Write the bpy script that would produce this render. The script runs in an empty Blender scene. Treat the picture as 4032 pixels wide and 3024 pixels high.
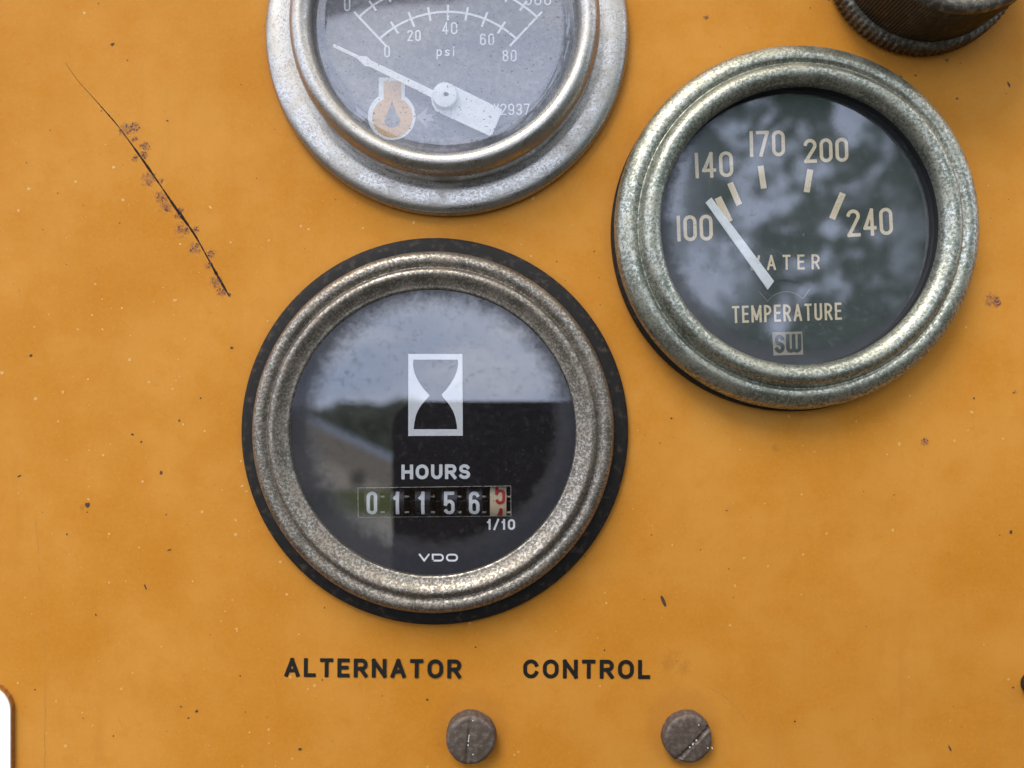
import bpy, bmesh, math, random
from mathutils import Vector
random.seed(7)
R = math.radians
sc = bpy.context.scene
MM = 0.001
K = 156.0/4032.0        # mm on the panel per pixel of the photograph
D = 113.0               # camera distance from the panel in mm

# ------------------------------------------------------------------ camera
cam_d = bpy.data.cameras.new('camera')
cam = bpy.data.objects.new('camera', cam_d)
sc.collection.objects.link(cam)
cam.location = (0, -D*MM, 0)
cam.rotation_euler = (R(90), 0, 0)
cam_d.sensor_width = 36
cam_d.lens = 36*D/156.0
cam_d.clip_start = 0.005
cam_d.clip_end = 50
cam_d.dof.use_dof = True
cam_d.dof.focus_distance = (D-3)*MM
cam_d.dof.aperture_fstop = 17
sc.camera = cam

# ------------------------------------------------------------------ node helpers
class NT:
    def __init__(s, tree):
        s.t = tree
        tree.nodes.clear()
    def n(s, typ, **kw):
        nd = s.t.nodes.new(typ)
        for k, v in kw.items():
            setattr(nd, k, v)
        return nd
    def set(s, sock, v):
        if isinstance(v, bpy.types.NodeSocket):
            s.t.links.new(v, sock)
        else:
            sock.default_value = v
    def m(s, op, a, b=0.0, c=None, clamp=False):
        nd = s.n('ShaderNodeMath', operation=op, use_clamp=clamp)
        s.set(nd.inputs[0], a); s.set(nd.inputs[1], b)
        if c is not None: s.set(nd.inputs[2], c)
        return nd.outputs[0]
    def mix(s, f, a, b, blend='MIX'):
        nd = s.n('ShaderNodeMix', data_type='RGBA', blend_type=blend)
        s.set(nd.inputs[0], f); s.set(nd.inputs[6], a); s.set(nd.inputs[7], b)
        return nd.outputs[2]
    def sstep(s, v, a, b, lo=0.0, hi=1.0):
        nd = s.n('ShaderNodeMapRange', interpolation_type='SMOOTHSTEP')
        s.set(nd.inputs[0], v)
        nd.inputs[1].default_value = a; nd.inputs[2].default_value = b
        nd.inputs[3].default_value = lo; nd.inputs[4].default_value = hi
        return nd.outputs[0]
    def noise(s, vec, scale, detail=3.0, rough=0.55, off=(0, 0, 0), stretch=(1, 1, 1), dist=0.0):
        mp = s.n('ShaderNodeMapping')
        s.set(mp.inputs[0], vec)
        mp.inputs[1].default_value = off; mp.inputs[3].default_value = stretch
        nd = s.n('ShaderNodeTexNoise')
        s.t.links.new(mp.outputs[0], nd.inputs['Vector'])
        nd.inputs['Scale'].default_value = scale; nd.inputs['Detail'].default_value = detail
        nd.inputs['Roughness'].default_value = rough; nd.inputs['Distortion'].default_value = dist
        return nd.outputs[0]
    def mm(s):
        tc = s.n('ShaderNodeTexCoord'); mp = s.n('ShaderNodeMapping')
        s.t.links.new(tc.outputs['Object'], mp.inputs[0])
        mp.inputs[3].default_value = (1000, 1000, 1000)
        return mp.outputs[0]
    def bump(s, h, strength, dist):
        b = s.n('ShaderNodeBump')
        b.inputs['Strength'].default_value = strength; b.inputs['Distance'].default_value = dist*MM
        s.set(b.inputs['Height'], h)
        return b.outputs[0]

def c4(r, g, b): return (r, g, b, 1.0)

# ------------------------------------------------------------------ world: overcast daylight
# the surroundings far behind the photographer (sky, tree tops, a pale house, ground) as a procedural sky map
world = bpy.data.worlds.new('World'); sc.world = world; world.use_nodes = True
w = NT(world.node_tree)
tc = w.n('ShaderNodeTexCoord')
dirv = tc.outputs['Generated']
sp = w.n('ShaderNodeSeparateXYZ'); w.set(sp.inputs[0], dirv)
X, Y, Z = sp.outputs
ny = w.m('MAXIMUM', w.m('MULTIPLY', Y, -1.0), 0.02)
F_PX = 2923.0
U = w.m('ADD', w.m('MULTIPLY', w.m('DIVIDE', X, ny), F_PX), 2016.0)
V = w.m('SUBTRACT', 1512.0, w.m('MULTIPLY', w.m('DIVIDE', Z, ny), F_PX))
SKY_EL, SKY_ROT = R(52), R(200)
sky = w.n('ShaderNodeTexSky', sky_type='NISHITA')
sky.sun_disc = False; sky.sun_elevation = SKY_EL; sky.sun_rotation = SKY_ROT
cl = w.noise(dirv, 3.6, 5, .55, stretch=(1, 1, 3.2), off=(0, 0, .6))
cloud = w.mix(w.sstep(cl, .30, .72), c4(11.0, 13.6, 19.5), c4(20.5, 21.5, 25.0))
el = Z
cloud = w.mix(w.sstep(el, .30, .60), cloud, c4(11.0, 10.8, 10.6))
skyc = w.mix(.9, sky.outputs[0], cloud)
# brighter towards the zenith like any overcast sky
skyc = w.mix(1.0, skyc, w.mix(w.sstep(el, -.1, .9), c4(.85, .85, .85), c4(1.1, 1.1, 1.1)), 'MULTIPLY')
# ground
gn = w.noise(dirv, 30, 3)
ground = w.mix(gn, c4(4.6, 4.4, 4.1), c4(8.2, 8.0, 7.6))
grass = w.mix(gn, c4(1.3, 1.6, .7), c4(2.6, 3.0, 1.4))
gmask = w.sstep(V, 2010, 2050)
ground = w.mix(gmask, grass, ground)
ground = w.mix(w.sstep(V, 2350, 2700), ground, c4(.75, .68, .55))  # bright ground painted dark, as if blocked by a body behind the camera
ground = w.mix(w.sstep(U, 1750, 2100), ground, c4(.75, .68, .55))  # same painted blocking on the right-hand side
# tree tops along the horizon
tn = w.noise(dirv, 17, 5, .6)
tl = w.noise(dirv, 40, 4, .65)
treec = w.mix(w.sstep(tl, .35, .7), c4(.5, .62, .35), c4(1.5, 1.7, 1.3))
treeline = w.m('ADD', V, w.m('MULTIPLY', w.m('SUBTRACT', tn, .5), 200.0))
tmask = w.sstep(treeline, 1596, 1612)
col = w.mix(tmask, skyc, treec)
# leafy canopy overhanging on the right with sky showing through
tn2 = w.noise(dirv, 14, 7, .70, off=(3.1, .4, 1.7), dist=.3)
side = w.m('ADD', w.sstep(U, 2350, 2900), w.m('MULTIPLY', w.sstep(V, -1100, 300, 1.0, 0.0), -0.0))
gap = w.sstep(tn2, .48, .60)
hole1 = w.m('SUBTRACT', 1.0, w.sstep(w.m('SQRT', w.m('ADD', w.m('POWER', w.m('SUBTRACT', U, 2820.0), 2.0), w.m('POWER', w.m('SUBTRACT', V, 1080.0), 2.0))), 40, 260))
gap = w.m('MINIMUM', w.m('ADD', gap, w.m('MULTIPLY', hole1, .55)), 1.0)
far_r = w.sstep(U, 3300, 3650)
gap = w.m('MULTIPLY', gap, w.m('SUBTRACT', 1.0, w.m('MULTIPLY', far_r, .75)))
canopy = w.mix(gap, c4(.7, 1.25, .85), c4(13.5, 15.5, 20.5))
cm = w.m('MULTIPLY', side, w.m('MULTIPLY', w.sstep(V, -600, 200), w.m('SUBTRACT', 1.0, w.sstep(V, 1950, 2000))))
col = w.mix(cm, col, canopy)
# pale house with a low roof, left of the phone in the hour meter's reflection
roofline = w.m('ADD', w.m('MULTIPLY', w.m('SUBTRACT', U, 1300.0), .47), 1668.0)
inh = w.m('MULTIPLY', w.sstep(w.m('SUBTRACT', V, roofline), 0, 14), w.m('MULTIPLY', w.sstep(U, 500, 520), w.m('SUBTRACT', 1.0, w.sstep(V, 1925, 1935))))
wallc = w.mix(w.sstep(w.m('SUBTRACT', V, roofline), 28, 44), c4(4.6, 5.4, 7.2), c4(3.6, 3.2, 2.8))
wallc = w.mix(w.m('MULTIPLY', w.sstep(w.m('SUBTRACT', V, roofline), 130, 175), .7), wallc, c4(6.6, 6.1, 5.5))
win = w.m('MULTIPLY', w.m('MULTIPLY', w.sstep(U, 1370, 1385), w.m('SUBTRACT', 1.0, w.sstep(U, 1430, 1445))), w.m('MULTIPLY', w.sstep(V, 1850, 1862), w.m('SUBTRACT', 1.0, w.sstep(V, 1912, 1922))))
wallc = w.mix(w.m('MULTIPLY', win, .8), wallc, c4(.6, .6, .55))
col = w.mix(inh, col, wallc)
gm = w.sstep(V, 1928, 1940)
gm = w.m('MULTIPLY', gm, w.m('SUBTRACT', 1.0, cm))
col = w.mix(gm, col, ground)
# a roof edge high above the photographer, left of centre
rf = w.m('MULTIPLY', w.m('SUBTRACT', 1.0, w.sstep(w.m('ADD', V, w.m('MULTIPLY', w.m('SUBTRACT', U, 1240.0), .09)), 34, 46)), w.m('MULTIPLY', w.sstep(V, -420, -400), w.m('SUBTRACT', 1.0, w.sstep(U, 1800, 1900))))
rf = w.m('MULTIPLY', rf, w.sstep(U, 700, 760))
col = w.mix(rf, col, c4(.5, .5, .45))
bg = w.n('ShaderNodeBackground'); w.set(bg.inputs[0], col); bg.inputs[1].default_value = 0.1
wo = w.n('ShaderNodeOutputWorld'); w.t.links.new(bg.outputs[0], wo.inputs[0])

# ------------------------------------------------------------------ sun behind cloud, from up left
sun_d = bpy.data.lights.new('sun', 'SUN'); sun = bpy.data.objects.new('sun', sun_d)
sc.collection.objects.link(sun)
sun_d.energy = 1.9; sun_d.angle = R(28); sun_d.color = (1, .96, .9)
sd = Vector((-.38, -.62, .95)).normalized()
sun.rotation_euler = sd.to_track_quat('Z', 'Y').to_euler()

vs = sc.view_settings
vs.view_transform = 'Standard'; vs.look = 'None'; vs.gamma = 1; vs.use_curve_mapping = False
vs.exposure = 0.62
sc.cycles.max_bounces = 8
sc.cycles.transparent_max_bounces = 12

# ------------------------------------------------------------------ materials
def material(name):
    m = bpy.data.materials.new(name); m.use_nodes = True
    return m, NT(m.node_tree)

def finish(t, sh):
    o = t.n('ShaderNodeOutputMaterial'); t.t.links.new(sh, o.inputs[0])

def princ(t, col, rough=.5, metal=0.0, normal=None, spec=.5, coat=0.0):
    p = t.n('ShaderNodeBsdfPrincipled')
    t.set(p.inputs['Base Color'], col); t.set(p.inputs['Roughness'], rough); t.set(p.inputs['Metallic'], metal)
    p.inputs['Specular IOR Level'].default_value = spec
    p.inputs['Coat Weight'].default_value = coat
    if normal is not None: t.set(p.inputs['Normal'], normal)
    return p.outputs[0]

def mat_panel():
    m, t = material('yellow_paint'); v = t.mm()
    a = t.noise(v, .045, 4, .6); b = t.noise(v, .22, 5, .6, off=(5, 2, 0)); f = t.noise(v, 2.2, 3, .6)
    c = t.mix(t.sstep(a, .32, .68), c4(.435, .168, .016), c4(.495, .218, .036))
    c = t.mix(t.m('MULTIPLY', t.sstep(b, .45, .7), .4), c, c4(.44, .163, .014))
    c = t.mix(t.m('MULTIPLY', t.sstep(f, .56, .74), .25), c, c4(.60, .31, .075))
    d = t.noise(v, .9, 5, .7, off=(9, 4, 2))
    c = t.mix(t.m('MULTIPLY', t.sstep(t.noise(v, 1.6, 4, .75, off=(1, 4, 7)), .3, .7), .22), c, c4(.53, .25, .045))
    c = t.mix(t.m('MULTIPLY', t.sstep(d, .60, .78), .42), c, c4(.30, .14, .03))
    # faint vertical grime runs
    g = t.noise(v, .5, 4, .6, stretch=(1, .12, 1), off=(2, 8, 1))
    c = t.mix(t.m('MULTIPLY', t.sstep(g, .54, .8), .3), c, c4(.42, .17, .03))
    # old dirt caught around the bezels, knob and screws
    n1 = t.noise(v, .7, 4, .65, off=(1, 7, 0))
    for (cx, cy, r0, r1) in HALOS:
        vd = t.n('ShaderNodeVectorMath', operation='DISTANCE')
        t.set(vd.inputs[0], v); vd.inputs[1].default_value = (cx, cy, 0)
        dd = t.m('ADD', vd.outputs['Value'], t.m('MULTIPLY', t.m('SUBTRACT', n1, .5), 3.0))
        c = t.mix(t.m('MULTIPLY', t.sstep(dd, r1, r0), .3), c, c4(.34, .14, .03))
    h = t.m('ADD', t.m('MULTIPLY', t.noise(v, 1.1, 3, .5), 1.0), t.m('MULTIPLY', t.noise(v, 5, 2, .6), .25))
    rr = t.sstep(b, .3, .7, .42, .58)
    bp = t.bump(h, .35, .05)
    bp2 = t.n('ShaderNodeBump'); bp2.inputs['Strength'].default_value = .5; bp2.inputs['Distance'].default_value = .0012
    t.set(bp2.inputs['Height'], t.noise(v, .03, 2, .5, off=(3, 3, 3))); t.set(bp2.inputs['Normal'], bp)
    finish(t, princ(t, c, rr, 0, bp2.outputs[0], .05)); return m

def mat_metal(name, light, mid, dark, tint, metal=.8, rough=.42, sc1=2.2, cover=.5, tintamt=.5, off=0):
    """weathered plated steel: bright flecks, dull film, dark pits"""
    m, t = material(name); v = t.mm()
    a = t.noise(v, sc1, 4, .7, off=(off, 0, 0)); b = t.noise(v, .28, 4, .6, off=(0, off, 3)); p = t.noise(v, sc1*1.7, 3, .7, off=(3, off, 0))
    c = t.mix(t.sstep(t.m('ADD', a, t.m('MULTIPLY', t.m('SUBTRACT', b, .5), .35)), cover-.07, cover+.07), c4(*mid), c4(*light))
    c = t.mix(t.m('MULTIPLY', t.sstep(b, .42, .66), tintamt), c, c4(*tint))
    c = t.mix(t.m('MULTIPLY', t.sstep(p, .56, .64), .85), c, c4(*dark))
    gr = t.noise(v, .55, 6, .75, off=(off, 6, 6), stretch=(1, 1, 2.5))
    c = t.mix(t.m('MULTIPLY', t.sstep(gr, .52, .72), .6), c, c4(*dark))
    me = t.m('MULTIPLY', t.sstep(p, .7, .55), metal)
    ro = t.m('ADD', t.sstep(a, .35, .65, rough+.12, rough-.05), t.sstep(b, .4, .7, -.03, .12))
    finish(t, princ(t, c, ro, me, t.bump(t.m('ADD', a, t.m('MULTIPLY', p, -.6)), .5, .05), .5)); return m

def mat_plain(name, col, rough=.5, col2=None, scale=2.0, lo=.45, hi=.65, bump=0.0, metal=0.0, spec=.5, off=0):
    m, t = material(name); v = t.mm()
    n = t.noise(v, scale, 4, .65, off=(off, 1, 0))
    c = t.mix(t.sstep(n, lo, hi), c4(*col), c4(*(col2 or [x*.8 for x in col])))
    finish(t, princ(t, c, rough, metal, t.bump(n, bump, .05) if bump else None, spec)); return m

def mat_print(name, col, wear=.35, under=(.03, .03, .035)):
    """screen-printed ink, a little worn"""
    m, t = material(name); v = t.mm()
    n = t.noise(v, 3.5, 3, .7); n2 = t.noise(v, .5, 3, .6)
    c = t.mix(t.m('MULTIPLY', t.sstep(t.m('ADD', n, t.m('MULTIPLY', n2, .4)), .72, .9), wear), c4(*col), c4(*under))
    finish(t, princ(t, c, .7, 0, None, .2)); return m

def mat_glass(name, refl=.16, rough=.02, dust=.1, dustcol=(.5, .5, .55), edge=None, specks=.3, fine=3.0, edgecol=(.06, .06, .07), off=0, pit=.66, blotch=.28):
    m, t = material(name); v = t.mm()
    n = t.noise(v, fine, 5, .7, off=(off, 0, 0)); b = t.noise(v, .16, 4, .6, off=(0, off, 2)); s = t.noise(v, fine*1.2, 2, .6, off=(off, 5, 1))
    s2 = t.noise(v, .9, 5, .72, off=(4, off, 1))
    film = t.m('MULTIPLY', t.m('ADD', t.m('MULTIPLY', t.sstep(n, .3, .72), .6), .6), t.sstep(b, .25, .75, dust*.72, dust*1.2))
    film = t.m('ADD', film, t.m('MULTIPLY', t.sstep(s2, .52, .72), specks*blotch))
    dark = t.m('MULTIPLY', t.sstep(s, pit, pit+.05), specks)
    tr = t.n('ShaderNodeBsdfTransparent'); tr.inputs[0].default_value = c4(.97, .97, .98)
    gl = t.n('ShaderNodeBsdfGlossy'); gl.inputs['Roughness'].default_value = rough
    lw = t.n('ShaderNodeLayerWeight'); lw.inputs[0].default_value = .35
    fac = t.m('ADD', t.m('MULTIPLY', lw.outputs['Fresnel'], .6), refl-.03)
    # grime film dulls the reflection here and there
    fac = t.m('MULTIPLY', fac, t.sstep(s2, .72, .5, .7, 1.0))
    dc = t.mix(dark, c4(*dustcol), c4(.05, .045, .04))
    amt = t.m('MAXIMUM', film, dark)
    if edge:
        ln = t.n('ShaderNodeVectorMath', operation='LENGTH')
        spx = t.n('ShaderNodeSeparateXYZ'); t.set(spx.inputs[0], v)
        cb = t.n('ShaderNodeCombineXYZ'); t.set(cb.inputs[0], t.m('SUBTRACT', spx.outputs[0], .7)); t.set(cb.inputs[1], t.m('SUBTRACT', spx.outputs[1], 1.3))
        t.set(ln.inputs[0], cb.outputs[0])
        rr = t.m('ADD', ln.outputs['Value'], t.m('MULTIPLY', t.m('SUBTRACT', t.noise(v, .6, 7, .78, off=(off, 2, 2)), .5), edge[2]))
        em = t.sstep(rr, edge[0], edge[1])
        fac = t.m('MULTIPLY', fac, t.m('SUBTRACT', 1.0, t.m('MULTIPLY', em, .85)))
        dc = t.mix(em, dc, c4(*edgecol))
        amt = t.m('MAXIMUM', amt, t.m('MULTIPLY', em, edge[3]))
    df = t.n('ShaderNodeBsdfDiffuse'); t.set(df.inputs[0], dc)
    m1 = t.n('ShaderNodeMixShader'); t.set(m1.inputs[0], fac); t.set(m1.inputs[1], tr.outputs[0]); t.set(m1.inputs[2], gl.outputs[0])
    m2 = t.n('ShaderNodeMixShader'); t.set(m2.inputs[0], t.m('MINIMUM', amt, 1.0)); t.set(m2.inputs[1], m1.outputs[0]); t.set(m2.inputs[2], df.outputs[0])
    finish(t, m2.outputs[0]); return m

def mat_stain(name, col, dens, thresh, scale=1.4, rough=.8):
    """stain with ragged edges: fades by noise into the paint"""
    m, t = material(name); v = t.mm()
    at = t.n('ShaderNodeAttribute'); at.attribute_name = 'fade'
    n = t.noise(v, scale, 5, .75)
    a = t.sstep(t.m('ADD', n, t.m('MULTIPLY', at.outputs['Fac'], .36)), thresh, thresh+.16, 0, dens)
    p = princ(t, c4(*col), rough, 0, None, .2)
    tr = t.n('ShaderNodeBsdfTransparent')
    ms = t.n('ShaderNodeMixShader'); t.set(ms.inputs[0], a); t.set(ms.inputs[1], tr.outputs[0]); t.set(ms.inputs[2], p)
    finish(t, ms.outputs[0]); return m

# ------------------------------------------------------------------ geometry helpers (panel space: x right, y up, z towards the viewer, mm)
def P(px, py, h=0.0):
    s = (D-h)/D
    return ((px-2016)*K*s, (1512-py)*K*s)

def S(h): return K*(D-h)/D

HALOS = []
def halo(px, py, r, wd=3.0):
    x, y = P(px, py); HALOS.append((x, y, r, r+wd))

class MB:
    def __init__(s): s.v = []; s.f = []; s.mi = []; s.fade = None
    def add(s, vs, fs, mi=0):
        o = len(s.v); s.v += [tuple(p) for p in vs]
        s.f += [tuple(i+o for i in f) for f in fs]; s.mi += [mi]*len(fs)
    def box(s, x0, y0, z0, x1, y1, z1, mi=0):
        vs = [(x, y, z) for z in (z0, z1) for y in (y0, y1) for x in (x0, x1)]
        s.add(vs, [(0, 2, 3, 1), (4, 5, 7, 6), (0, 1, 5, 4), (2, 6, 7, 3), (0, 4, 6, 2), (1, 3, 7, 5)], mi)
    def lathe(s, prof, n=160, smooth_sub=5, mi=0, closed_top=False, cx=0, cy=0, rfun=None):
        pts = catmull(prof, smooth_sub) if smooth_sub > 1 else prof
        vs = []
        for (r, z) in pts:
            for i in range(n):
                a = 2*math.pi*i/n
                rr = r if rfun is None else rfun(r, z, a, i)
                vs.append((cx+rr*math.cos(a), cy+rr*math.sin(a), z))
        fs = []
        for j in range(len(pts)-1):
            for i in range(n):
                k = (i+1) % n
                fs.append((j*n+i, j*n+k, (j+1)*n+k, (j+1)*n+i))
        if closed_top: fs.append(tuple((len(pts)-1)*n+i for i in range(n)))
        s.add(vs, fs, mi)
    def ribbon(s, pts, t, z, closed=False, mi=0, caps=True, wrap=None, widths=None):
        """flat stroke of width t along pts"""
        if len(pts) < 2: return
        n = len(pts); L = []; Rr = []
        for i in range(n):
            p = pts[i]
            if closed: a, b = pts[i-1], pts[(i+1) % n]
            else: a, b = pts[max(i-1, 0)], pts[min(i+1, n-1)]
            d0 = Vector((p[0]-a[0], p[1]-a[1])); d1 = Vector((b[0]-p[0], b[1]-p[1]))
            if d0.length < 1e-9: d0 = d1
            if d1.length < 1e-9: d1 = d0
            d0.normalize(); d1.normalize(); m = (d0+d1)
            if m.length < 1e-6: m = d0.copy()
            m.normalize(); nn = Vector((-m.y, m.x)); c = max(.5, nn.dot(Vector((-d0.y, d0.x))))
            hw = (widths[i] if widths else t)/2/c
            L.append((p[0]+nn.x*hw, p[1]+nn.y*hw)); Rr.append((p[0]-nn.x*hw, p[1]-nn.y*hw))
        vs = [(q[0], q[1], z) for q in L]+[(q[0], q[1], z) for q in Rr]
        fs = []
        for i in range(n if closed else n-1):
            k = (i+1) % n
            fs.append((i, n+i, n+k, k))
        if caps and not closed:
            for (e, q) in ((0, 1), (n-1, n-2)):
                d = Vector((pts[e][0]-pts[q][0], pts[e][1]-pts[q][1])).normalized(); nv = Vector((-d.y, d.x))
                hw = (widths[e] if widths else t)/2
                c = len(vs)
                for (u, v_) in ((.72, 1), (1, .72), (1, -.72), (.72, -1)):
                    vs.append((pts[e][0]+hw*(d.x*u+nv.x*v_), pts[e][1]+hw*(d.y*u+nv.y*v_), z))
                ring = list(range(c, c+4))
                fs.append(tuple([n]+ring+[0]) if e == 0 else tuple([e]+ring+[n+e]))
        if wrap: vs = [wrap(p) for p in vs]
        s.add(vs, fs, mi)
    def build(s, name, mats, parent=None, smooth=True, loc=(0, 0, 0)):
        me = bpy.data.meshes.new(name)
        me.from_pydata([(x*MM, y*MM, z*MM) for x, y, z in s.v], [], s.f)
        if not isinstance(mats, (list, tuple)): mats = [mats]
        for m in mats: me.materials.append(m)
        me.polygons.foreach_set('material_index', s.mi)
        if s.fade is not None:
            at = me.attributes.new('fade', 'FLOAT', 'POINT'); at.data.foreach_set('value', s.fade)
        bm = bmesh.new(); bm.from_mesh(me)
        bmesh.ops.recalc_face_normals(bm, faces=bm.faces) if smooth != 'flat' else None
        bm.to_mesh(me); bm.free()
        if smooth is True:
            me.polygons.foreach_set('use_smooth', [True]*len(me.polygons))
            me.set_sharp_from_angle(angle=R(48))
        if smooth == 'flat':
            for p in me.polygons:
                if p.normal.z < 0: p.flip()
        return link(name, me, parent, loc)

def link(name, data, parent=None, loc=(0, 0, 0)):
    o = bpy.data.objects.new(name, data); sc.collection.objects.link(o)
    if parent: o.parent = parent
    o.location = loc
    return o

def thing(name, label, cat, px=None, py=None, group=None, xy=None):
    x, y = xy if xy else P(px, py)
    o = bpy.data.objects.new(name, None); sc.collection.objects.link(o)
    o.empty_display_size = .005
    o.location = (x*MM, 0, y*MM); o.rotation_euler = (R(90), 0, 0)
    o['label'] = label; o['category'] = cat
    if group: o['group'] = group
    o['_x'] = x; o['_y'] = y
    return o

def loc_fn(o):
    ox, oy = o['_x'], o['_y']
    def f(px, py, h=0.0):
        x, y = P(px, py, h); return (x-ox, y-oy)
    return f

def catmull(p, n):
    out = []
    for i in range(len(p)-1):
        a = p[max(i-1, 0)]; b = p[i]; c = p[i+1]; d = p[min(i+2, len(p)-1)]
        for k in range(n):
            t = k/n
            out.append(tuple(.5*((2*b[j])+(-a[j]+c[j])*t+(2*a[j]-5*b[j]+4*c[j]-d[j])*t*t+(-a[j]+3*b[j]-3*c[j]+d[j])*t**3) for j in range(len(b))))
    out.append(tuple(p[-1]))
    return out

def flat(name, loops, z, mats, parent, thick=0.0):
    """filled flat shape with holes (outer loop first), mm"""
    cu = bpy.data.curves.new(name, 'CURVE'); cu.dimensions = '2D'; cu.fill_mode = 'BOTH'; cu.extrude = thick/2*MM
    for lp in loops:
        sp_ = cu.splines.new('POLY'); sp_.points.add(len(lp)-1)
        for i, q in enumerate(lp): sp_.points[i].co = (q[0]*MM, q[1]*MM, 0, 1)
        sp_.use_cyclic_u = True
    o = bpy.data.objects.new('tmp', cu); sc.collection.objects.link(o)
    dg = bpy.context.evaluated_depsgraph_get()
    me = bpy.data.meshes.new_from_object(o.evaluated_get(dg))
    bpy.data.objects.remove(o); bpy.data.curves.remove(cu)
    me.name = name
    for v in me.vertices: v.co.z += z*MM
    me.materials.clear(); me.materials.append(mats)
    for p in me.polygons: p.use_smooth = False
    if thick == 0:
        for p in me.polygons:
            if p.normal.z < 0: p.flip()
    return link(name, me, parent)

def circle(cx, cy, r, n=96, a0=0, a1=360):
    full = abs(a1-a0) >= 359.9
    k = n if full else n+1
    return [(cx+r*math.cos(R(a0+(a1-a0)*i/n)), cy+r*math.sin(R(a0+(a1-a0)*i/n))) for i in range(k)]

# ------------------------------------------------------------------ stroke lettering
def el_arc(cx, cy, rx, ry, a0, a1, n=10):
    return [(cx+rx*math.cos(R(a0+(a1-a0)*i/n)), cy+ry*math.sin(R(a0+(a1-a0)*i/n))) for i in range(n+1)]

def stadium(w, h, y0=0.0, r=None):
    r = min(w, h)/2 if r is None else r
    p = el_arc(w-r, y0+h-r, r, r, 0, 90)+el_arc(r, y0+h-r, r, r, 90, 180)+el_arc(r, y0+r, r, r, 180, 270)+el_arc(w-r, y0+r, r, r, 270, 360)
    q = [p[0]]
    for a in p[1:]:
        if math.hypot(a[0]-q[-1][0], a[1]-q[-1][1]) > 1e-6: q.append(a)
    return q

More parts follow.
